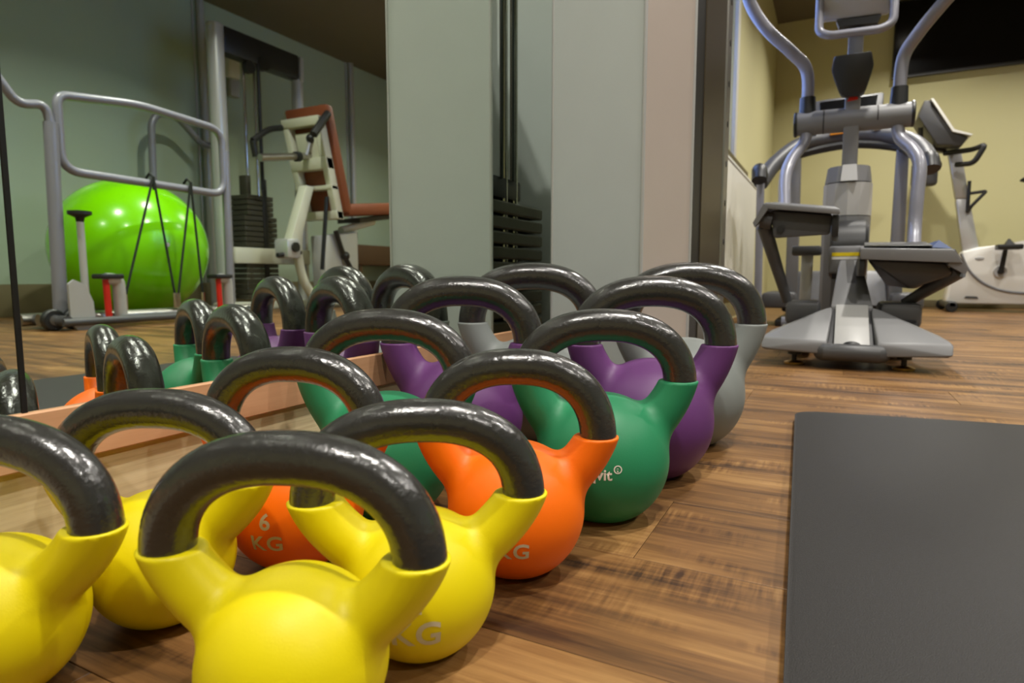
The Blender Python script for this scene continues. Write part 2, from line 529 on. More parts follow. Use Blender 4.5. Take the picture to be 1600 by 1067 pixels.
def surface_net(q, cell):
    W = q['xt'] + q['r'] + 0.008
    D = q['R'] + 0.006
    xs = np.arange(-W, W + cell, cell); ys = np.arange(-D, D + cell, cell); zs = np.arange(-0.004, q['zcut'] + 0.3 * q['R'], cell)
    zs = zs[zs < max(q['zcut'], q['zc'] + q['R']) + 0.006]
    nx, ny, nz = len(xs), len(ys), len(zs)
    G = np.stack(np.meshgrid(xs, ys, zs, indexing='ij'), -1).reshape(-1, 3)
    V = kb_sdf(G, q).reshape(nx, ny, nz)
    S = V < 0
    cs = [(i, j, k) for i in (0, 1) for j in (0, 1) for k in (0, 1)]
    def sub_(a, c): return a[c[0]:nx - 1 + c[0], c[1]:ny - 1 + c[1], c[2]:nz - 1 + c[2]]
    cnt = sum(sub_(S, c).astype(int) for c in cs)
    act = (cnt > 0) & (cnt < 8)
    idx = -np.ones(act.shape, int)
    ids = np.argwhere(act)
    idx[act] = np.arange(len(ids))
    acc = np.zeros((len(ids), 3)); num = np.zeros(len(ids))
    base = np.stack([xs[ids[:, 0]], ys[ids[:, 1]], zs[ids[:, 2]]], 1)
    for a in cs:
        for ax in range(3):
            if a[ax]: continue
            b = list(a); b[ax] = 1; b = tuple(b)
            va = sub_(V, a)[act]; vb = sub_(V, b)[act]
            m_ = (va < 0) != (vb < 0)
            t = np.where(m_, va / np.where(m_, va - vb, 1), 0)
            p = np.tile(np.array(a, float), (len(ids), 1)); p[:, ax] += t
            acc += p * m_[:, None]; num += m_
    pts = base + acc / num[:, None] * cell
    quads = []
    for ax in range(3):
        o1, o2 = (ax + 1) % 3, (ax + 2) % 3
        sl0 = [slice(None)] * 3; sl1 = [slice(None)] * 3
        sl0[ax] = slice(0, -1); sl1[ax] = slice(1, None)
        ch = np.argwhere(S[tuple(sl0)] != S[tuple(sl1)])
        for o in (o1, o2):
            n_ = (nx, ny, nz)[o]
            ch = ch[(ch[:, o] > 0) & (ch[:, o] < n_ - 1)]
        def cellid(da, db):
            c = ch.copy(); c[:, o1] -= da; c[:, o2] -= db
            return idx[c[:, 0], c[:, 1], c[:, 2]]
        f = np.stack([cellid(0, 0), cellid(1, 0), cellid(1, 1), cellid(0, 1)], 1)
        ins = S[ch[:, 0], ch[:, 1], ch[:, 2]]
        f[~ins] = f[~ins][:, ::-1]
        quads.append(f)
    F = np.concatenate(quads)
    F = F[(F >= 0).all(1)]
    for _ in range(3):                            # pull the vertices onto the exact surface
        e = 2e-4
        d0 = kb_sdf(pts, q)
        g = np.stack([(kb_sdf(pts + np.eye(3)[i] * e, q) - kb_sdf(pts - np.eye(3)[i] * e, q)) / (2 * e) for i in range(3)], 1)
        n2 = np.maximum((g * g).sum(1), 0.3)
        pts = pts - np.clip(d0 / n2, -cell * 0.5, cell * 0.5)[:, None] * g
    return pts, F

KINDS = {   # height, handle width, ball radius, tube radius, sleeve cut height
    'yellow': (0.170, 0.169, 0.0500, 0.0145, 0.104),
    'orange': (0.190, 0.170, 0.0585, 0.0155, 0.116),
    'green': (0.217, 0.191, 0.0685, 0.0170, 0.143),
    'purple': (0.251, 0.210, 0.0780, 0.0195, 0.165),
    'grey': (0.271, 0.226, 0.0840, 0.0205, 0.180),
}
KB = {}
for kname, (h, W, R, r, zcut) in KINDS.items():
    q = dict(R=R, zc=R * 0.89, r=r, xt=W / 2 - r, zcut=zcut)
    pts, F = surface_net(q, 0.0017 if kname in ('yellow', 'orange') else 0.0021)
    me = bpy.data.meshes.new(kname + '_kettlebell_body')
    me.from_pydata(pts.tolist(), [], F.tolist())
    me.polygons.foreach_set('use_smooth', [True] * len(me.polygons))
    me.update()
    # handle
    a, z0 = q['xt'], zcut - 0.0055
    b = h - r - z0
    path = []
    N_ = 44
    for i in range(N_ + 1):
        th = math.pi * i / N_
        c, s = math.cos(th), math.sin(th)
        ex = 2 / 2.35
        path.append((a * math.copysign(abs(c) ** ex, c), 0, z0 + b * abs(s) ** ex))
    # resample evenly
    P_ = [Vector(p) for p in path]
    hb = MB().tube(P_, r, 22)
    for f in hb.bm.faces: f.smooth = True
    hm = bpy.data.meshes.new(kname + '_kettlebell_handle')
    hb.bm.to_mesh(hm); hb.bm.free()
    hm.materials.append(M['iron'])
    KB[kname] = (q, me, hm)

def lettering(parent, text, size, q, az0, zt, material, spacing=1.0):
    """flat print wrapped on the ball: az0 degrees from the front, zt height of the text centre"""
    cu = bpy.data.curves.new('lettering', 'FONT')
    cu.body = text
    cu.size = size
    cu.align_x = 'CENTER'
    cu.align_y = 'CENTER'
    cu.space_character = spacing
    cu.offset = size * 0.022
    cu.resolution_u = 4
    to = bpy.data.objects.new('lettering', cu)
    COL.objects.link(to)
    dg = bpy.context.evaluated_depsgraph_get()
    dg.update()
    me = bpy.data.meshes.new_from_object(to.evaluated_get(dg))
    bpy.data.objects.remove(to)
    bm_ = bmesh.new(); bm_.from_mesh(me)
    bmesh.ops.triangulate(bm_, faces=list(bm_.faces))
    bmesh.ops.subdivide_edges(bm_, edges=[e for e in bm_.edges if e.calc_length() > size * 0.25], cuts=2)
    Rr = q['R'] + 0.00035
    el0 = math.asin(max(-1, min(1, (zt - q['zc']) / q['R'])))
    for v in bm_.verts:
        el = el0 + v.co.y / q['R']
        az = R_(az0) + v.co.x / q['R'] / max(0.3, math.cos(el0))
        v.co = Vector((Rr * math.cos(el) * math.sin(az), -Rr * math.cos(el) * math.cos(az), q['zc'] + Rr * math.sin(el)))
    bm_.to_mesh(me); bm_.free()
    me.materials.clear()
    return link('lettering', me, material, parent)

def kettlebell(kind, x, y, alpha, label, group, rubber=None):
    q, body, handle = KB[kind]
    r = bpy.data.objects.new('kettlebell', None)
    COL.objects.link(r)
    r.empty_display_size = 0.03
    r.location = (x, y, 0)
    r.rotation_euler = (0, 0, R_(alpha))
    tag(r, label, 'kettlebell', group)
    bo = bpy.data.objects.new('body', body)
    COL.objects.link(bo); bo.parent = r
    if len(body.materials) == 0: body.materials.append(RUB[rubber or kind])
    if rubber:
        bo.material_slots[0].link = 'OBJECT'
        bo.material_slots[0].material = RUB[rubber]
    ha = bpy.data.objects.new('handle', handle)
    COL.objects.link(ha); ha.parent = r
    ha['label'] = 'glossy black enamelled handle'
    return r, q

GY, GO, GG, GP, GR = ('yellow kettlebells', 'orange kettlebells', 'green kettlebells', 'purple kettlebells', 'grey kettlebells')
kettlebell('yellow', 0.2775, 0.2318, 21, 'yellow kettlebell in front at the bottom centre, nearest of all', GY)
kettlebell('yellow', 0.0855, 0.1775, 23, 'yellow kettlebell cut off by the left edge of the picture', GY)
kettlebell('yellow', 0.0960, 0.2785, 23, 'yellow kettlebell next to the baseboard, left of the 6 KG orange one', GY)
k, q = kettlebell('yellow', 0.288, 0.334, 34, 'yellow kettlebell printed KG, right behind the front centre one', GY)
lettering(k, '4', 0.0225, q, -3, 0.0555, M['textg']); lettering(k, 'KG', 0.0225, q, -3, 0.034, M['textg'], 1.1)
k, q = kettlebell('orange', 0.114, 0.392, 21, 'deep orange kettlebell printed 6 KG in the row beside the mirror', GO)
lettering(k, '6', 0.0185, q, 0, 0.0555, M['textg']); lettering(k, 'KG', 0.0185, q, 0, 0.037, M['textg'], 1.15)
k, q = kettlebell('orange', 0.293, 0.467, 24, 'bright orange kettlebell in the outer row, in front of the green one', GO)
lettering(k, '6', 0.0185, q, 0, 0.0555, M['textg']); lettering(k, 'KG', 0.0185, q, 0, 0.037, M['textg'], 1.15)
k, q = kettlebell('green', 0.115, 0.5195, 22, 'green kettlebell beside the mirror, behind the 6 KG orange one', GG)
lettering(k, '8', 0.019, q, 4, 0.063, M['text']); lettering(k, 'KG', 0.019, q, 4, 0.043, M['text'], 1.15)
k, q = kettlebell('green', 0.319, 0.618, 25, 'green kettlebell with white lettering in the outer row on the wood floor', GG)
lettering(k, 'qvit', 0.0150, q, -8, 0.0625, M['text']); lettering(k, '\u00ae', 0.0105, q, 6.0, 0.0675, M['text'])
kettlebell('purple', 0.104, 0.688, 26, 'purple kettlebell beside the mirror between green and grey ones', GP)
kettlebell('purple', 0.327, 0.779, 24, 'purple kettlebell in the outer row behind the green one with lettering', GP)
kettlebell('grey', 0.118, 0.868, 24, 'grey kettlebell beside the mirror, at the far end of the inner row', GR)
kettlebell('grey', 0.336, 0.955, 22, 'grey kettlebell at the far end of the outer row', GR)

# ------------------------------------------------------------------ exercise mat
def rounded_rect(x0, x1, y0, y1, r, n=7):
    out = []
    for cx, cy, a0 in ((x1 - r, y1 - r, 0), (x0 + r, y1 - r, 90), (x0 + r, y0 + r, 180), (x1 - r, y0 + r, 270)):
        for k in range(n + 1):
            a = R_(a0 + 90 * k / n)
            out.append((cx + r * math.cos(a), cy + r * math.sin(a)))
    return out
mp_ = [(p.x, p.y) for p in fillet([(0.4765, 1.205, 0), (0.553, -0.55, 0), (1.15, -0.50, 0), (1.075, 1.285, 0)], 0.035, 7, True)]
em = MB().prism(mp_, 'Z', 0.0006, 0.0135, 0.003).build('exercise_mat', M['mat'])
tag(em, 'charcoal foam exercise mat with rounded corners lying on the wood floor', 'mat')

# ------------------------------------------------------------------ cable machine tower behind the kettlebells
tw = thing('cable_machine_tower', 'tall grey weight stack tower of a cable machine behind the kettlebells', 'gym machine', (0.187, 1.26, 0))
TH = 0.90  # panel height cut low, out of view, to let lamplight inside the tower
def vpanel(name, p, q_, th, material):
    p, q_ = Vector((p[0], p[1])), Vector((q_[0], q_[1]))
    d = (q_ - p).normalized(); nrm = Vector((-d.y, d.x)) * th
    MB().prism([tuple(p), tuple(q_), tuple(q_ + nrm), tuple(p + nrm)], 'Z', 0, TH).build(name, material, tw)
PA, PB, PE, PG, PH = (0.064, 1.068), (0.249, 0.998), (0.2985, 1.128), (0.304, 1.20), (0.309, 1.385)
vpanel('front_panel', PA, PB, 0.006, M['panelgrey'])
vpanel('corner_panel', PB, PE, 0.006, M['panelwarmlit'])
vpanel('groove_panel', (0.2965, 1.133), (0.302, 1.20), 0.004, M['black'])
vpanel('side_panel', PG, PH, 0.008, M['bronze'])
for c_ in (PA, PB, PE):
    MB().cyl((c_[0], c_[1] + 0.002, 0.0), (c_[0], c_[1] + 0.002, TH), 0.0034, n=14).build('edge_trim', M['silver'], tw)
MB().box(0.0665, 0.088, 1.074, 1.082, 0.0, TH, 0.002, 1).build('inner_lip', M['plgrey'], tw)
col_ = MB().box(0.285, 0.311, 1.395, 1.452, 0.0, 2.13, 0.003, 1).build('pulley_column', M['alu'], tw)
for i in range(24):
    z = 0.16 + i * 0.082
    MB().cyl((0.3105, 1.425, z), (0.3118, 1.425, z), 0.0065, n=10).build('adjuster_hole', M['black'], col_)
MB().box(0.07, 0.285, 1.44, 1.452, 0.0, 2.1, 0.002, 1).build('back_panel', M['panelgrey'], tw)
MB().box(0.068, 0.285, 1.09, 1.44, 0.0, 0.06, 0.004).build('base', M['black'], tw)
MB().box(0.08, 0.311, 1.15, 1.452, 2.10, 2.15, 0.006).build('top_beam', M['pldark'], tw)
zt = 0.066
n = 0
while zt < 0.385:
    MB().box(0.092, 0.262, 1.108, 1.372, zt, zt + 0.0255, 0.0035, 1).build('weight_plate', M['plate'], tw)
    MB().box(0.12, 0.24, 1.12, 1.30, zt + 0.0255, zt + 0.0315).build('spacer', M['black'], tw)
    zt += 0.0315
MB().box(0.10, 0.25, 1.118, 1.275, zt, zt + 0.046, 0.008).build('selector_head', M['black'], tw)
for yy in (1.205, 1.252):
    MB().cyl((0.108, yy, 0.06), (0.108, yy, 2.1), 0.0085, n=14).build('guide_rod', M['chrome'], tw)
for yy in (1.178, 1.229):
    MB().cyl((0.098, yy, zt + 0.04), (0.098, yy, 2.1), 0.0032, n=10).build('cable', M['cord'], tw)
MB().cyl((0.0905, 1.25, 0.13), (0.082, 1.25, 0.13), 0.006, n=14).build('selector_pin', M['red'], tw)

# ------------------------------------------------------------------ radiator below the window
rd = thing('radiator', 'white flat panel radiator on the wall below the window sill', 'radiator', (0.03, 3.4, 0.12))
MB().box(0.012, 0.06, 2.35, 4.34, 0.16, 0.80, 0.008).build('panel', M['white'], rd)
MB().box(0.008, 0.064, 2.36, 4.33, 0.795, 0.812, 0.004).build('top_grille', M['wallw'], rd)
for yy in (2.5, 4.2):
    MB().box(-0.008, 0.03, yy, yy + 0.04, 0.0, 0.20, 0.003).build('bracket', M['white'], rd)

# ------------------------------------------------------------------ television on the back wall
tv = thing('television', 'large black flat screen television mounted high on the cream wall', 'television', (1.45, Y1 - 0.06, 1.82))
MB().box(0.858, 2.04, Y1 - 0.075, Y1 - 0.035, 1.815, 2.40, 0.006).build('housing', M['black'], tv)
MB().box(0.872, 2.026, Y1 - 0.0762, Y1 - 0.0745, 1.838, 2.388).build('screen', M['blackgloss'], tv)
MB().box(0.858, 2.04, Y1 - 0.0768, Y1 - 0.075, 1.817, 1.826).build('lower_bezel', M['pldark'], tv)
MB().box(1.2, 1.7, Y1 - 0.036, Y1, 1.95, 2.25, 0.003).build('wall_mount', M['blackmetal'], tv)

# ------------------------------------------------------------------ elliptical trainer (seen from behind)
el = thing('elliptical_trainer', 'grey elliptical cross trainer with swinging arms and wide pedals on the wood floor', 'elliptical', (0.575, 2.3, 0))
CX = 0.577
def mx_(p): return (2 * CX - p[0], p[1], p[2])
wing = [(0.517, 1.885, 0.040), (0.517, 1.89, 0.076), (0.530, 2.12, 0.165), (0.517, 2.12, 0.045),
        (0.352, 1.885, 0.046), (0.350, 1.90, 0.080), (0.365, 2.0, 0.090), (0.362, 2.0, 0.05)]
MB().hull(wing, 0.006).build('rear_base_wing', M['plgrey'], el)
MB().hull([mx_(p) for p in wing], 0.006).build('rear_base_wing', M['plgrey'], el)
MB().hull([(0.534, 1.90, 0.06), (0.621, 1.90, 0.06), (0.535, 2.10, 0.168), (0.619, 2.10, 0.168), (0.54, 2.1, 0.03), (0.614, 2.1, 0.03)], 0.003).build('rear_cover', M['plgreyl'], el)
for s in (0, 1):
    pts = [(0.518, 1.905, 0.04), (0.545, 1.915, 0.045), (0.53, 2.10, 0.152), (0.543, 2.10, 0.155), (0.518, 2.1, 0.03), (0.545, 2.1, 0.03)]
    MB().hull([mx_(p) for p in pts] if s else pts).build('cover_recess', M['pldark'], el)
MB().tube([(0.508, 1.905, 0.046), (0.512, 1.893, 0.046), (0.642, 1.893, 0.046), (0.646, 1.905, 0.046)], 0.024, 14).build('lift_bar', M['pldark'], el)
MB().sphere((CX, 1.90, 0.066), 0.022, 16, 10, (1, 0.6, 0.5)).build('lift_bar_boss', M['black'], el)
for fx in (0.435, 0.705):
    f = MB().lathe([(0, 0.0), (0.027, 0.0), (0.027, 0.005), (0.014, 0.010), (0.0, 0.011)], (fx, 1.97), 20).build('leveller_foot', M['brass'], el)
    MB().cyl((fx, 1.97, 0.009), (fx, 1.97, 0.05), 0.007, n=12).build('stem', M['blackmetal'], f)
    MB().cyl((fx, 1.97, 0.028), (fx, 1.97, 0.038), 0.018, n=14).build('nut', M['black'], f)
MB().hull([(0.517, 2.10, 0.05), (0.637, 2.10, 0.05), (0.522, 2.10, 0.163), (0.632, 2.10, 0.163), (0.54, 2.42, 0.31), (0.604, 2.42, 0.31), (0.54, 2.46, 0.08), (0.604, 2.46, 0.08)], 0.006).build('spine_cover', M['plgrey'], el)
MB().hull([(0.567, 2.13, 0.173), (0.592, 2.13, 0.173), (0.560, 2.40, 0.306), (0.583, 2.40, 0.306), (0.567, 2.14, 0.15), (0.583, 2.4, 0.28)]).build('spine_groove', M['pldark'], el)
nk = MB().box(0.505, 0.609, 2.41, 2.56, 0.26, 0.352, 0.010).build('neck_block', M['plgrey'], el)
MB().box(0.516, 0.600, 2.4085, 2.412, 0.318, 0.330).build('yellow_label', M['yellowlab'], nk)
MB().box(0.516, 0.600, 2.4085, 2.412, 0.307, 0.316).build('white_label', M['white'], nk)
MB().cyl((0.508, 2.60, 0.345), (0.626, 2.60, 0.345), 0.105, n=32, bev=0.01).build('flywheel_cover', M['black'], el)
DX, DY = 0.556, 2.70
def drum(z0, z1, r0, r1, material, name):
    MB().lathe([(0, z0), (r0, z0), (r1, z1), (0, z1)], (DX, DY), 12).build(name, material, el, smooth=False)
drum(0.10, 0.47, 0.078, 0.081, M['plgrey'], 'drum_base')
drum(0.472, 0.590, 0.082, 0.081, M['plgreyl'], 'drum_shell')
drum(0.594, 0.652, 0.078, 0.070, M['plgrey'], 'drum_collar')
MB().hull([(0.53, 2.612, 0.594), (0.585, 2.612, 0.594), (0.535, 2.63, 0.654), (0.58, 2.63, 0.654), (0.535, 2.75, 0.6), (0.58, 2.75, 0.654)]).build('collar_insert', M['plgreyl'], el)
ms = MB().hull([(0.531, 2.675, 0.60), (0.583, 2.675, 0.60), (0.531, 2.73, 0.60), (0.583, 2.73, 0.60),
                (0.532, 2.655, 1.24), (0.580, 2.655, 1.24), (0.532, 2.71, 1.24), (0.580, 2.71, 1.24)], 0.006).build('mast', M['plgrey'], el)
MB().hull([(0.536, 2.6705, 0.775), (0.576, 2.6705, 0.775), (0.536, 2.666, 0.905), (0.576, 2.666, 0.905), (0.556, 2.69, 0.84)]).build('mast_plate', M['plgreyl'], ms)
MB().prism([(0.538, 0.884), (0.574, 0.888), (0.570, 0.900), (0.545, 0.898)], 'Y', 2.6645, 2.668).build('red_badge', M['red'], ms)
MB().hull([(0.489, 2.60, 1.033), (0.607, 2.60, 1.033), (0.481, 2.61, 0.985), (0.617, 2.61, 0.985), (0.510, 2.62, 0.908), (0.596, 2.62, 0.908), (0.535, 2.63, 0.893), (0.575, 2.63, 0.893),
           (0.50, 2.68, 1.033), (0.60, 2.68, 1.033), (0.52, 2.68, 0.90), (0.59, 2.68, 0.90)], 0.006).build('bottle_holder', M['black'], el)
ct = MB().cyl((0.372, 2.70, 0.828), (0.744, 2.70, 0.824), 0.043, n=28).build('cross_tube', M['plgrey'], el)
for a, b in ((0.362, 0.374), (0.742, 0.754)):
    MB().cyl((a, 2.70, 0.826), (b, 2.70, 0.826), 0.046, n=28, bev=0.003).build('end_cap', M['black'], ct)
for a in (0.462, 0.637):
    MB().cyl((a, 2.70, 0.827), (a + 0.004, 2.70, 0.827), 0.0438, n=28).build('seam_ring', M['black'], ct)
armL = catmull([(0.408, 2.70, 0.83), (0.406, 2.70, 0.905), (0.398, 2.69, 1.02), (0.345, 2.66, 1.085), (0.262, 2.62, 1.165), (0.205, 2.58, 1.25), (0.185, 2.55, 1.34), (0.20, 2.52, 1.45), (0.25, 2.50, 1.53)], 6)
armR = catmull([(0.703, 2.70, 0.83), (0.703, 2.70, 0.905), (0.708, 2.69, 1.02), (0.745, 2.66, 1.085), (0.80, 2.62, 1.15), (0.87, 2.58, 1.23), (0.90, 2.55, 1.32), (0.89, 2.52, 1.43), (0.85, 2.50, 1.51)], 6)
for pth in (armL, armR):
    a = MB().tube(pth, 0.0215, 14).build('upper_arm', M['tubegrey'], el)
    MB().tube([pth[0], pth[7]], 0.028, 16, radii=[0.031, 0.027]).build('arm_sleeve', M['black'], a)
lowL = catmull([(0.408, 2.70, 0.80), (0.40, 2.69, 0.755), (0.362, 2.65, 0.69), (0.346, 2.60, 0.62), (0.352, 2.52, 0.53), (0.365, 2.42, 0.43)], 6)
lowR = catmull([(0.703, 2.70, 0.80), (0.713, 2.69, 0.745), (0.752, 2.65, 0.69), (0.772, 2.62, 0.63), (0.768, 2.60, 0.52), (0.765, 2.58, 0.41), (0.76, 2.5, 0.32)], 6)
for pth in (lowL, lowR):
    MB().tube(pth, 0.0215, 14).build('lower_arm', M['tubegrey'], el)
cn = MB().hull([(0.43, 2.60, 1.20), (0.66, 2.60, 1.19), (0.435, 2.62, 1.165), (0.655, 2.62, 1.155), (0.42, 2.50, 1.42), (0.68, 2.50, 1.41), (0.43, 2.68, 1.18), (0.66, 2.68, 1.17), (0.44, 2.60, 1.43), (0.67, 2.60, 1.42)], 0.012).build('console', M['plgreyl'], el)
MB().hull([(0.455, 2.555, 1.25), (0.645, 2.555, 1.245), (0.455, 2.512, 1.39), (0.645, 2.512, 1.385), (0.455, 2.575, 1.26), (0.645, 2.575, 1.255), (0.46, 2.54, 1.39), (0.64, 2.54, 1.385)]).build('screen', M['blackgloss'], cn)
MB().hull([(0.50, 2.615, 1.135), (0.62, 2.615, 1.13), (0.50, 2.66, 1.135), (0.62, 2.66, 1.13), (0.49, 2.62, 1.16), (0.63, 2.62, 1.155), (0.49, 2.67, 1.165), (0.63, 2.67, 1.16)]).build('console_bracket', M['black'], cn)
MB().tube(fillet([(0.435, 2.60, 1.30), (0.437, 2.58, 1.115), (0.47, 2.57, 1.095), (0.63, 2.57, 1.09), (0.665, 2.58, 1.11), (0.665, 2.60, 1.29)], 0.025), 0.014, 12).build('console_rail', M['tubegrey'], cn)
# pedals: raised left one seen from below, lower right one
pl = MB().hull([(0.328, 2.05, 0.470), (0.532, 2.05, 0.443), (0.332, 2.05, 0.452), (0.534, 2.05, 0.426), (0.33, 2.42, 0.510), (0.52, 2.42, 0.485), (0.33, 2.42, 0.49), (0.52, 2.42, 0.465)], 0.004).build('pedal', M['plgrey'], el)
MB().hull([(0.328, 2.05, 0.468), (0.298, 2.06, 0.412), (0.304, 2.06, 0.398), (0.340, 2.05, 0.450), (0.33, 2.4, 0.505), (0.305, 2.4, 0.45), (0.345, 2.4, 0.49)]).build('pedal_flange', M['plgrey'], pl)
MB().hull([(0.345, 2.09, 0.45), (0.515, 2.09, 0.428), (0.355, 2.09, 0.365), (0.510, 2.09, 0.372), (0.35, 2.40, 0.485), (0.505, 2.40, 0.465), (0.38, 2.40, 0.41), (0.49, 2.40, 0.41)], 0.006).build('pedal_underside', M['pldark'], pl)
MB().box(0.513, 0.532, 2.07, 2.38, 0.366, 0.428, 0.004).build('pedal_bracket', M['black'], pl)
MB().cyl((0.318, 2.10, 0.425), (0.35, 2.10, 0.418), 0.026, n=18).build('pedal_pivot', M['pldark'], pl)
MB().cyl((0.375, 2.083, 0.392), (0.375, 2.095, 0.392), 0.011, n=14).build('pedal_bolt', M['black'], pl)
pr_ = MB().hull([(0.588, 2.05, 0.330), (0.812, 2.05, 0.322), (0.590, 2.05, 0.298), (0.832, 2.05, 0.285), (0.60, 2.42, 0.352), (0.80, 2.42, 0.345), (0.60, 2.42, 0.32), (0.82, 2.42, 0.31)], 0.004).build('pedal', M['plgrey'], el)
MB().hull([(0.60, 2.075, 0.336), (0.765, 2.075, 0.334), (0.61, 2.40, 0.362), (0.78, 2.40, 0.36), (0.605, 2.2, 0.33), (0.77, 2.3, 0.33)]).build('tread_pad', M['black'], pr_)
MB().hull([(0.765, 2.10, 0.330), (0.812, 2.10, 0.326), (0.785, 2.14, 0.352), (0.80, 2.36, 0.352), (0.765, 2.36, 0.345), (0.812, 2.36, 0.345)]).build('tread_edge', M['blue'], pr_)
MB().hull([(0.812, 2.05, 0.322), (0.845, 2.06, 0.268), (0.84, 2.06, 0.255), (0.80, 2.06, 0.28), (0.82, 2.4, 0.34), (0.845, 2.4, 0.29), (0.80, 2.4, 0.30)]).build('pedal_flange', M['plgrey'], pr_)
MB().hull([(0.61, 2.10, 0.297), (0.80, 2.10, 0.285), (0.66, 2.10, 0.262), (0.72, 2.12, 0.215), (0.82, 2.10, 0.255), (0.62, 2.38, 0.31), (0.80, 2.38, 0.31), (0.68, 2.38, 0.22), (0.76, 2.38, 0.21)], 0.006).build('pedal_underside', M['pldark'], pr_)
MB().box(0.588, 0.604, 2.06, 2.38, 0.25, 0.30, 0.004).build('pedal_bracket', M['black'], pr_)
MB().tube([(0.325, 2.12, 0.405), (0.395, 2.22, 0.17)], 0.018, 12, radii=[0.022, 0.015]).build('pedal_link', M['pldark'], el)
MB().tube([(0.835, 2.12, 0.265), (0.72, 2.22, 0.17)], 0.018, 12, radii=[0.022, 0.015]).build('pedal_link', M['pldark'], el)
for a, b in ((0.395, 0.492), (0.652, 0.758)):
    rl = MB().box(a, b, 2.14, 2.34, 0.10, 0.172, 0.014).build('roller_housing', M['pldark'], el)
    MB().cyl(((a + b) / 2 - 0.01, 2.14, 0.09), (b - 0.012, 2.14, 0.09), 0.034, n=20, bev=0.004).build('roller', M['black'], rl)
    MB().box(a - 0.014, a - 0.004, 2.16, 2.3, 0.03, 0.09, 0.003).build('guard', M['whitesteel'], rl)
    MB().box((a + b) / 2 - 0.03, (a + b) / 2 + 0.03, 2.16, 2.95, 0.025, 0.06, 0.004).build('rail', M['alu'], rl)
pc = MB().box(0.418, 0.456, 2.50, 2.54, 0.09, 0.34, 0.004).build('crank_post', M['silver'], el)
MB().box(0.385, 0.482, 2.48, 2.56, 0.325, 0.358, 0.008).build('crank_cap', M['pldark'], pc)
MB().box(0.60, 0.625, 2.66, 2.70, 0.09, 0.34, 0.004).build('crank_post', M['silver'], el)
MB().box(0.54, 0.614, 2.42, 3.0, 0.04, 0.11, 0.006).build('main_beam', M['tubegrey'], el)
MB().tube([(0.33, 2.98, 0.045), (0.83, 2.98, 0.045)], 0.03, 14).build('front_stabilizer', M['tubegrey'], el)
for fx in (0.36, 0.80):
    MB().cyl((fx, 2.98, 0.0), (fx, 2.98, 0.03), 0.02, n=14).build('rubber_foot', M['black'], el)

# ------------------------------------------------------------------ treadmill behind the elliptical
tm = thing('treadmill', 'dark grey treadmill with curved console arch behind the elliptical trainer', 'treadmill', (0.55, 4.2, 0))
for x0, x1, xx in ((0.30, 0.36, 0.20), (0.765, 0.825, 0.90)):
    MB().hull([(x0, 3.58, 0.08), (x1, 3.58, 0.08), (x0, 3.68, 0.08), (x1, 3.68, 0.08), (x0 - 0.005, 3.55, 0.86), (x1 - 0.012, 3.55, 0.86), (x0, 3.63, 0.86), (x1 - 0.012, 3.63, 0.86)], 0.006).build('upright', M['plgrey'], tm)
    MB().box(min(x0, xx) , max(x1, xx), 3.42, 3.80, 0.09, 0.17, 0.02).build('foot_cover', M['pldark'], tm)
    MB().box(x0 - 0.03, x1 + 0.03, 3.40, 3.80, 0.0, 0.035, 0.006).build('foot', M['black'], tm)
MB().tube(catmull([(0.185, 3.32, 0.70), (0.235, 3.42, 0.80), (0.335, 3.55, 0.905), (0.45, 3.60, 0.935), (0.57, 3.61, 0.945), (0.69, 3.60, 0.93), (0.79, 3.55, 0.895), (0.85, 3.42, 0.82), (0.88, 3.30, 0.72)], 5), 0.038, 14).build('console_arch', M['pldark'], tm)
MB().tube(catmull([(0.26, 3.46, 0.80), (0.35, 3.57, 0.868), (0.57, 3.60, 0.90), (0.77, 3.57, 0.862), (0.84, 3.45, 0.79)], 5), 0.022, 10).build('arch_underside', M['black'], tm)
tc_ = MB().hull([(0.40, 3.57, 0.985), (0.69, 3.57, 0.985), (0.385, 3.66, 1.145), (0.705, 3.66, 1.15), (0.40, 3.63, 0.975), (0.69, 3.63, 0.975), (0.40, 3.71, 1.13), (0.69, 3.71, 1.14)], 0.01).build('console', M['pldark'], tm)
MB().hull([(0.43, 3.575, 1.005), (0.66, 3.575, 1.005), (0.42, 3.648, 1.13), (0.675, 3.648, 1.135), (0.43, 3.60, 0.995), (0.66, 3.60, 0.995)]).build('screen', M['blackgloss'], tc_)
MB().prism([(0.475, 0.944), (0.535, 0.948), (0.535, 0.962), (0.475, 0.958)], 'Y', 3.555, 3.57).build('orange_badge', M['orangelab'], tm)
for xx in (0.40, 0.675):
    MB().cyl((xx, 3.565, 0.95), (xx, 3.58, 0.99), 0.017, n=14).build('console_knob', M['white'], tm)
for xx in (0.185, 0.865):
    h_ = MB().tube(fillet([(xx, 3.33, 0.72), (xx, 3.25, 0.76), (xx + 0.005, 3.22, 0.70)], 0.03), 0.035, 14).build('hand_grip', M['black'], tm)
MB().cyl((0.20, 3.28, 0.05), (0.19, 3.28, 0.72), 0.018, n=14).build('support_rod', M['tubegrey'], tm)
MB().box(0.28, 0.85, 3.66, 5.15, 0.06, 0.15, 0.015).build('deck', M['pldark'], tm)
MB().box(0.34, 0.79, 3.92, 5.12, 0.15, 0.156).build('belt', M['black'], tm)
MB().hull([(0.30, 3.60, 0.10), (0.83, 3.60, 0.10), (0.30, 3.95, 0.15), (0.83, 3.95, 0.15), (0.34, 3.68, 0.28), (0.79, 3.68, 0.28), (0.34, 3.85, 0.27), (0.79, 3.85, 0.27)], 0.02).build('motor_hood', M['plgrey'], tm)

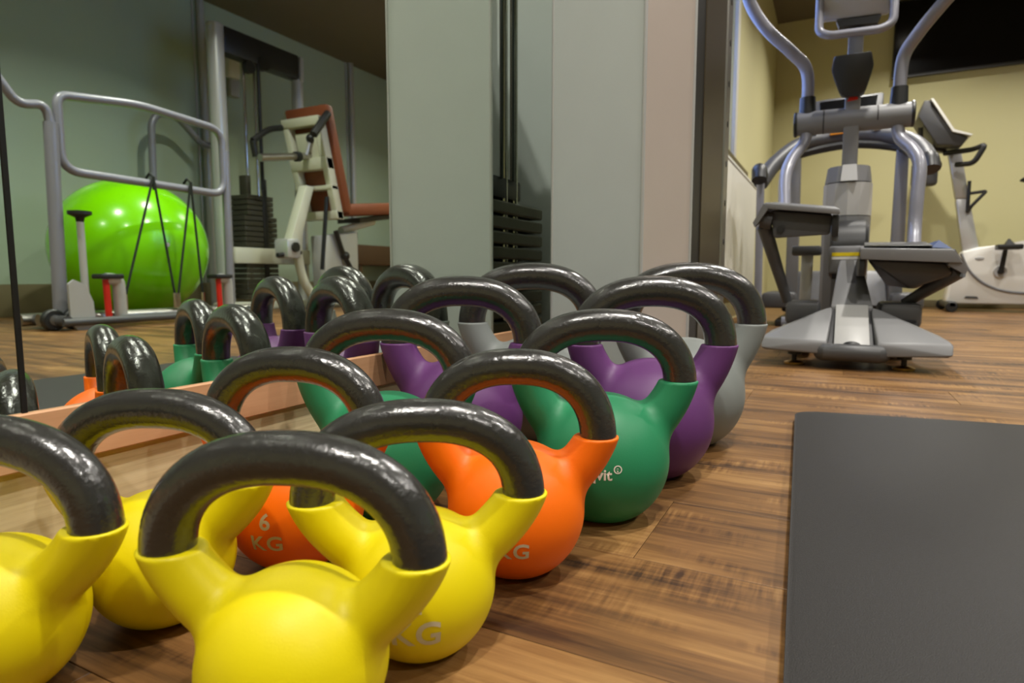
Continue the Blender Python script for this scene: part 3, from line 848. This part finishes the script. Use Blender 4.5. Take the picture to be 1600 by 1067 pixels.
# ------------------------------------------------------------------ exercise bike by the back wall
bk = thing('exercise_bike', 'white upright exercise bike with slanted console by the cream wall', 'exercise bike', (1.6, 5.55, 0))
body = [(1.33, 0.425), (1.285, 0.29), (1.245, 0.10), (1.25, 0.055), (1.98, 0.055), (2.03, 0.22), (1.98, 0.44), (1.86, 0.53), (1.70, 0.50), (1.56, 0.47), (1.42, 0.455)]
MB().prism(body, 'Y', 5.46, 5.62, 0.018).build('body_shell', M['white'], bk)
MB().tube(catmull([(1.325, 0.42, 0), (1.37, 0.30, 0), (1.45, 0.20, 0), (1.56, 0.145, 0), (1.70, 0.125, 0), (1.90, 0.13, 0)], 5), 0.012, 8).bm.free()
st_ = catmull([(1.32, 5.458, 0.41), (1.37, 5.456, 0.30), (1.45, 5.456, 0.21), (1.56, 5.456, 0.155), (1.70, 5.456, 0.135), (1.92, 5.456, 0.14)], 5)
MB().tube(st_, 0.0085, 8).build('trim_stripe', M['plgrey'], bk)
MB().hull([(1.355, 5.452, 0.095), (1.44, 5.452, 0.092), (1.365, 5.452, 0.11), (1.43, 5.452, 0.108), (1.40, 5.462, 0.10)]).build('badge', M['pldark'], bk)
MB().sphere((1.43, 5.46, 0.375), 0.028, 16, 8, (1, 0.15, 0.5)).build('badge', M['plgreyl'], bk)
cr = MB().cyl((1.55, 5.462, 0.283), (1.55, 5.44, 0.283), 0.038, n=24).build('crank_hub', M['plgreyl'], bk)
MB().cyl((1.55, 5.445, 0.283), (1.55, 5.425, 0.283), 0.019, n=18).build('crank_axle', M['black'], cr)
MB().hull([(1.535, 5.435, 0.28), (1.565, 5.435, 0.28), (1.535, 5.42, 0.28), (1.565, 5.42, 0.28), (1.555, 5.435, 0.45), (1.58, 5.435, 0.45), (1.555, 5.42, 0.45), (1.58, 5.42, 0.45)]).build('crank_arm', M['black'], cr)
MB().box(1.50, 1.64, 5.30, 5.41, 0.43, 0.465, 0.008).build('pedal', M['black'], bk)
MB().hull([(1.545, 5.32, 0.46), (1.60, 5.32, 0.46), (1.56, 5.34, 0.505), (1.58, 5.39, 0.505), (1.545, 5.40, 0.46), (1.60, 5.40, 0.46)]).build('pedal_strap', M['black'], bk)
MB().hull([(1.335, 5.50, 0.42), (1.435, 5.50, 0.42), (1.335, 5.58, 0.42), (1.435, 5.58, 0.42), (1.272, 5.51, 0.80), (1.355, 5.51, 0.80), (1.272, 5.57, 0.80), (1.355, 5.57, 0.80)], 0.01).build('front_post', M['silver'], bk)
MB().hull([(1.272, 5.51, 0.80), (1.355, 5.51, 0.80), (1.272, 5.57, 0.80), (1.355, 5.57, 0.80), (1.205, 5.51, 1.14), (1.285, 5.51, 1.14), (1.205, 5.57, 1.14), (1.285, 5.57, 1.14)], 0.01).build('front_post', M['silver'], bk)
bc = MB().prism([(1.03, 1.475), (1.00, 1.37), (1.12, 1.165), (1.27, 1.15), (1.30, 1.20), (1.20, 1.235), (1.06, 1.475)], 'Y', 5.36, 5.72, 0.01).build('console', M['pldark'], bk)
MB().prism([(1.065, 1.478), (1.205, 1.242), (1.312, 1.206), (1.322, 1.214), (1.215, 1.256), (1.08, 1.480)], 'Y', 5.34, 5.74).build('console_rim', M['white'], bc)
MB().tube(fillet([(1.19, 5.54, 1.13), (1.34, 5.40, 1.12), (1.40, 5.36, 1.145), (1.34, 5.36, 1.02), (1.25, 5.44, 1.03)], 0.04), 0.018, 10).build('handlebar', M['black'], bk)
MB().tube(fillet([(1.19, 5.54, 1.15), (1.03, 5.42, 1.18), (1.02, 5.40, 1.30)], 0.03), 0.016, 10).build('handlebar', M['black'], bk)
MB().box(0.99, 1.15, 5.44, 5.54, 0.90, 1.07, 0.02).build('magazine_rack', M['pldark'], bk)
MB().tube(fillet([(1.345, 5.50, 0.92), (1.345, 5.50, 0.70), (1.36, 5.46, 0.74), (1.44, 5.46, 0.84), (1.35, 5.47, 0.83)], 0.015), 0.011, 8).build('bottle_cage', M['black'], bk)
MB().hull([(1.70, 5.50, 0.49), (1.80, 5.50, 0.49), (1.70, 5.58, 0.49), (1.80, 5.58, 0.49), (1.83, 5.51, 0.82), (1.88, 5.51, 0.82), (1.83, 5.57, 0.82), (1.88, 5.57, 0.82)], 0.006).build('seat_post', M['silver'], bk)
MB().hull([(1.63, 5.52, 0.905), (1.63, 5.56, 0.905), (1.66, 5.51, 0.935), (1.66, 5.57, 0.935), (1.75, 5.49, 0.87), (1.75, 5.59, 0.87), (1.95, 5.42, 0.93), (1.95, 5.66, 0.93), (1.95, 5.44, 0.87), (1.95, 5.64, 0.87)], 0.012).build('saddle', M['black'], bk)
for xx in (1.265, 1.97):
    MB().box(xx - 0.02, xx + 0.03, 5.30, 5.78, 0.03, 0.075, 0.01).build('stabilizer', M['pldark'], bk)
    for yy in (5.30, 5.76):
        MB().cyl((xx, yy, 0.037), (xx, yy + 0.04, 0.037), 0.037, n=20, bev=0.005).build('transport_wheel', M['black'], bk)

# ================================================================== far side of the room, seen in the mirror
# ------------------------------------------------------------------ lime gym ball
gb = thing('gym_ball', 'large glossy lime green gym ball near the frosted glass wall', 'ball', (3.30, 2.385, 0))
MB().sphere((3.30, 2.385, 0.416), 0.425, 64, 40, (1, 1, 0.978)).build('ball_skin', M['ball'], gb)
MB().cyl((2.885, 2.33, 0.43), (2.872, 2.328, 0.43), 0.012, n=14).build('valve_plug', M['white'], gb)

# ------------------------------------------------------------------ stretching frame of bent grey tube
fr = thing('stretching_frame', 'grey tubular stretching station with rounded top loop in front of the ball', 'gym equipment', (2.75, 2.1, 0))
X = 2.70
MB().cyl((X, 1.655, 0.03), (X, 1.672, 0.95), 0.030, n=18).build('upright', M['tubegrey'], fr)
MB().cyl((X, 2.592, 0.03), (X, 2.598, 0.98), 0.024, n=18).build('upright', M['tubegrey'], fr)
MB().tube(fillet([(X, 1.705, 0.98), (X, 1.705, 1.082), (X, 2.09, 1.128), (X, 2.583, 1.098), (X, 2.583, 0.728), (X, 1.705, 0.742)], 0.09, 6, True), 0.021, 14, closed=True).build('top_loop', M['tubegrey'], fr)
MB().tube(fillet([(X, 1.672, 0.93), (X, 1.655, 1.03), (X, 1.545, 1.0), (X, 1.46, 1.12), (X, 1.40, 1.16)], 0.05), 0.020, 14).build('hand_rail', M['tubegrey'], fr)
MB().tube([(X, 1.56, 0.05), (X, 2.75, 0.05)], 0.030, 14).build('base_tube', M['alu'], fr)
MB().tube([(X + 0.16, 1.56, 0.045), (X + 0.16, 2.05, 0.045)], 0.030, 14).build('base_tube', M['alu'], fr)
MB().tube([(X - 0.12, 1.60, 0.04), (X - 0.12, 2.72, 0.04)], 0.018, 14).build('base_tube', M['pldark'], fr)
MB().tube([(X - 0.12, 1.62, 0.045), (X + 0.16, 1.62, 0.045)], 0.026, 12).build('cross_tube', M['pldark'], fr)
MB().tube([(X - 0.12, 2.70, 0.045), (X, 2.70, 0.05)], 0.022, 12).build('cross_tube', M['pldark'], fr)
for yy in (1.60, 1.69):
    wh = MB().cyl((X - 0.06, yy, 0.05), (X - 0.025, yy, 0.05), 0.05, n=22, bev=0.006).build('castor_wheel', M['black'], fr)
    MB().cyl((X - 0.064, yy, 0.05), (X - 0.058, yy, 0.05), 0.024, n=18).build('hub_cap', M['alu'], wh)
MB().prism([(1.665, 0.0), (1.75, 0.0), (1.745, 0.13), (1.715, 0.21), (1.665, 0.235), (1.64, 0.215), (1.64, 0.04)], 'X', X - 0.11, X - 0.095).build('side_plate', M['plgreyl'], fr)
tp = MB().cyl((X - 0.05, 1.745, 0.03), (X - 0.05, 1.742, 0.51), 0.016, n=14).build('peg_post', M['silver'], fr)
MB().lathe([(0, 0.505), (0.016, 0.505), (0.02, 0.525), (0.05, 0.54), (0.05, 0.555), (0, 0.56)], (X - 0.05, 1.742), 20).build('peg_handle', M['black'], tp)
for yy in (1.845, 2.475):
    st = MB().tube(fillet([(X - 0.06, yy + 0.055, 0.03), (X - 0.06, yy + 0.052, 0.235), (X - 0.06, yy - 0.01, 0.238)], 0.03), 0.029, 12).build('foot_stop', M['silver'], fr)
    MB().cyl((X - 0.07, yy - 0.01, 0.05), (X - 0.07, yy - 0.015, 0.235), 0.015, n=12).build('red_spring', M['red'], st)
    MB().box(X - 0.11, X - 0.02, yy - 0.055, yy + 0.055, 0.238, 0.262, 0.008).build('stop_pad', M['black'], st)
def band(label, ytop, ya, yb, za=0.13):
    r = thing('elastic_band', label, 'resistance band', (X - 0.02, ytop, za), 'elastic bands hanging from the frame')
    for yy in (ya, yb):
        MB().tube([(X - 0.03, ytop, 0.77), (X - 0.03, (ytop + yy) / 2, (0.77 + za + 0.02) / 2), (X - 0.03, yy, za + 0.02)], 0.0062, 8).build('cord', M['cord'], r)
        MB().cyl((X - 0.03, yy, za - 0.05), (X - 0.03, yy, za + 0.03), 0.010, n=10).build('clip', M['chrome'], r)
    MB().tube([(X - 0.03, ytop, 0.70), (X - 0.032, ytop, 0.765), (X + 0.0, ytop, 0.788), (X + 0.03, ytop, 0.765)], 0.007, 8).build('loop', M['cord'], r)
band('black elastic band in a wide V hung nearer the tall grey upright', 2.13, 1.945, 2.215)
band('black elastic band in a narrow V hung nearer the silver weight machine post', 2.345, 2.235, 2.385)

gr_ = thing('grab_rail', 'bent grey tube grab rail standing behind the lime green ball', 'grab rail', (3.8, 3.0, 0))
MB().tube(fillet([(3.8, 2.86, 0.02), (3.8, 2.89, 1.33), (3.8, 2.95, 1.405), (3.8, 3.09, 1.41), (3.8, 3.29, 1.24), (3.8, 3.44, 1.265)], 0.06), 0.024, 14).build('rail', M['tubegrey'], gr_)
MB().lathe([(0, 0.0), (0.07, 0.0), (0.07, 0.01), (0.03, 0.02), (0, 0.02)], (3.8, 2.86), 20).build('floor_flange', M['alu'], gr_)

# ------------------------------------------------------------------ seated weight machine with brown pads
wm = thing('seated_press_machine', 'off-white seated weight machine with brown leather pads and tall silver posts', 'gym machine', (3.35, 3.5, 0))
MB().cyl((3.40, 3.125, 0.0), (3.40, 3.125, 2.0), 0.058, n=28, bev=0.006).build('main_post', M['silver'], wm)
MB().cyl((3.40, 3.875, 0.0), (3.40, 3.875, 1.82), 0.045, n=24).build('rear_post', M['silver'], wm)
MB().box(3.35, 3.45, 3.16, 3.86, 1.81, 2.0, 0.02).build('top_beam', M['black'], wm)
MB().box(3.34, 3.46, 3.86, 3.90, 1.80, 1.99, 0.012).build('beam_end_plate', M['silver'], wm)
for yy in (3.37, 3.50):
    MB().cyl((3.42, yy, 0.05), (3.42, yy, 1.83), 0.012, n=12).build('guide_rod', M['chrome'], wm)
MB().cyl((3.36, 3.455, 0.9), (3.36, 3.455, 1.83), 0.013, n=12).build('cable', M['blackmetal'], wm)
for yy in (3.58, 3.62):
    MB().cyl((3.55, yy, 0.05), (3.55, yy, 1.82), 0.010, n=12).build('guide_rod', M['chrome'], wm)
MB().cyl((3.34, 3.37, 1.77), (3.38, 3.37, 1.77), 0.045, n=20).build('pulley', M['black'], wm)
MB().cyl((3.34, 3.50, 1.83), (3.38, 3.50, 1.83), 0.05, n=20).build('pulley', M['black'], wm)
zz = 0.08
while zz < 0.86:
    wdt = 0.15 if zz < 0.68 else 0.12
    MB().box(3.36, 3.56, 3.43 - wdt, 3.43 + wdt, zz, zz + 0.034, 0.004, 1).build('weight_plate', M['plate'], wm)
    zz += 0.039
MB().box(3.40, 3.48, 3.34, 3.38, 0.86, 1.0, 0.004).build('selector_head', M['plate'], wm)
sr = MB().box(3.352, 3.362, 3.445, 3.485, 0.08, 0.98, 0.003).build('selector_rail', M['black'], wm)
MB().box(3.34, 3.43, 3.17, 3.90, 0.345, 0.462, 0.008).build('frame_beam', M['whitesteel'], wm)
MB().box(3.30, 3.46, 3.05, 4.7, 0.0, 0.06, 0.01).build('floor_beam', M['whitesteel'], wm)
# back rest: frame behind, leather pad in front (pad faces +Y side of the seat)
def lean(z): return 3.545 + (1.48 - z) * 0.25          # lean of the back rest
def slab(x0, x1, za, zb, d0, d1, bev):
    return MB().hull([(x, lean(z) + d, z) for x in (x0, x1) for z in (za, zb) for d in (d0, d1)], bev)
slab(2.79, 3.21, 0.73, 1.49, 0.0, 0.075, 0.02).build('back_pad', M['brown'], wm)
for xx in (2.82, 3.13):
    slab(xx, xx + 0.055, 0.68, 1.40, -0.075, -0.005, 0.006).build('back_frame', M['whitesteel'], wm)
for za, zb in ((1.34, 1.40), (1.04, 1.12), (0.895, 0.925), (0.68, 0.74)):
    slab(2.82, 3.185, za, zb, -0.08, -0.01, 0.004).build('frame_rung', M['whitesteel'], wm)
slab(2.90, 3.10, 1.12, 1.30, -0.05, -0.03, 0.002).build('back_plate', M['whitesteel'], wm)
MB().hull([(2.79, 3.76, 0.80), (3.21, 3.76, 0.80), (2.79, 3.76, 0.71), (3.21, 3.76, 0.71), (2.81, 4.62, 0.90), (3.19, 4.62, 0.90), (2.81, 4.62, 0.80), (3.19, 4.62, 0.80)], 0.025).build('seat_pad', M['brown'], wm)
MB().hull([(2.98, 4.1, 0.725), (3.22, 4.1, 0.725), (2.98, 4.1, 0.69), (3.22, 4.1, 0.69), (2.98, 4.6, 0.80), (3.22, 4.6, 0.80), (2.98, 4.6, 0.765), (3.22, 4.6, 0.765)]).build('seat_rail', M['pldark'], wm)
MB().tube([(3.05, 3.95, 0.62), (3.05, 4.35, 0.72)], 0.03, 12).build('seat_brace', M['whitesteel'], wm)
MB().hull([(2.98, 3.52, 0.92), (3.06, 3.52, 0.92), (2.98, 3.60, 0.92), (3.06, 3.60, 0.92), (2.98, 3.34, 0.48), (3.06, 3.34, 0.48), (2.98, 3.44, 0.48), (3.06, 3.44, 0.48)], 0.008).build('lever', M['whitesteel'], wm)
pv = MB().box(2.95, 3.09, 3.29, 3.42, 0.38, 0.52, 0.02).build('pivot_block', M['silver'], wm)
MB().cyl((2.945, 3.355, 0.46), (2.93, 3.355, 0.46), 0.035, n=20).build('pivot_cap', M['black'], pv)
MB().tube([(3.0, 3.24, 0.40), (3.0, 3.46, 0.425)], 0.016, 10).build('pivot_bar', M['black'], pv)
MB().tube(catmull([(3.05, 3.50, 0.60), (3.05, 3.48, 0.42), (3.05, 3.53, 0.22), (3.05, 3.66, 0.05)], 5), 0.034, 12).build('curved_leg', M['whitesteel'], wm)
MB().hull([(2.96, 3.68, 0.06), (2.96, 4.05, 0.06), (2.96, 3.66, 0.56), (2.96, 4.05, 0.61), (3.10, 3.68, 0.06), (3.10, 4.05, 0.06), (3.10, 3.66, 0.56), (3.10, 4.05, 0.61)], 0.012).build('gear_cover', M['silver'], wm)
MB().tube([(2.88, 3.62, 0.84), (2.88, 3.55, 0.30)], 0.016, 12).build('gas_strut', M['blackmetal'], wm)
MB().tube(catmull([(2.93, 3.76, 0.60), (2.93, 3.83, 0.44), (2.93, 3.93, 0.30)], 4), 0.02, 10).build('hose', M['black'], wm)
MB().sphere((2.93, 3.86, 0.41), 0.035, 14, 10).build('knob', M['black'], wm)
MB().cyl((3.04, 4.05, 0.585), (3.0, 4.09, 0.585), 0.025, n=12).build('knob', M['black'], wm)
g1 = MB().tube(catmull([(3.19, 3.50, 1.35), (3.2, 3.38, 1.31), (3.2, 3.24, 1.21)], 4), 0.022, 12).build('press_handle', M['black'], wm)
MB().tube([(3.2, 3.24, 1.21), (3.2, 3.262, 1.10)], 0.024, 12).build('grip', M['black'], g1)
g2 = MB().tube([(2.79, 3.56, 1.42), (2.78, 3.50, 1.36), (2.78, 3.403, 1.242)], 0.028, 12).build('press_handle', M['black'], wm)
ab = MB().tube([(3.0, 3.12, 1.055), (3.0, 3.60, 1.145)], 0.026, 12).build('adjuster_arm', M['alu'], wm)
MB().tube([(3.0, 3.44, 1.115), (3.0, 3.48, 1.122)], 0.036, 14).build('clamp_ring', M['black'], ab)
MB().cyl((2.98, 3.53, 1.14), (2.96, 3.55, 1.24), 0.014, n=12).build('lever_stem', M['silver'], ab)
MB().sphere((2.955, 3.555, 1.26), 0.036, 16, 10).build('adjuster_knob', M['black'], ab)

# ------------------------------------------------------------------ small things along the glass wall
pd = thing('bright_spot_box', 'white box added for a bright spot of light on the green glass wall beside the post', 'wall box', (3.95, 3.71, 1.72))  # white box added where a bright spot of light shows on the wall
MB().box(3.915, 3.978, 3.65, 3.77, 1.86, 2.02, 0.02).build('housing', M['white'], pd)
MB().box(3.93, 3.975, 3.675, 3.765, 1.72, 1.855, 0.008).build('lower_box', M['plgreyl'], pd)
bn = thing('wooden_bench', 'low dark brown wooden bench along the green glass wall', 'bench', (3.82, 5.35, 0))
MB().box(3.62, 3.92, 4.75, 6.0, 0.36, 0.56, 0.01).build('seat_board', M['brownwood'], bn)
for yy in (4.85, 5.82):
    MB().box(3.64, 3.90, yy, yy + 0.05, 0.0, 0.36, 0.006).build('leg', M['brownwood'], bn)
MB().box(3.72, 3.90, 4.9, 5.82, 0.06, 0.12, 0.006).build('stretcher', M['brownwood'], bn)
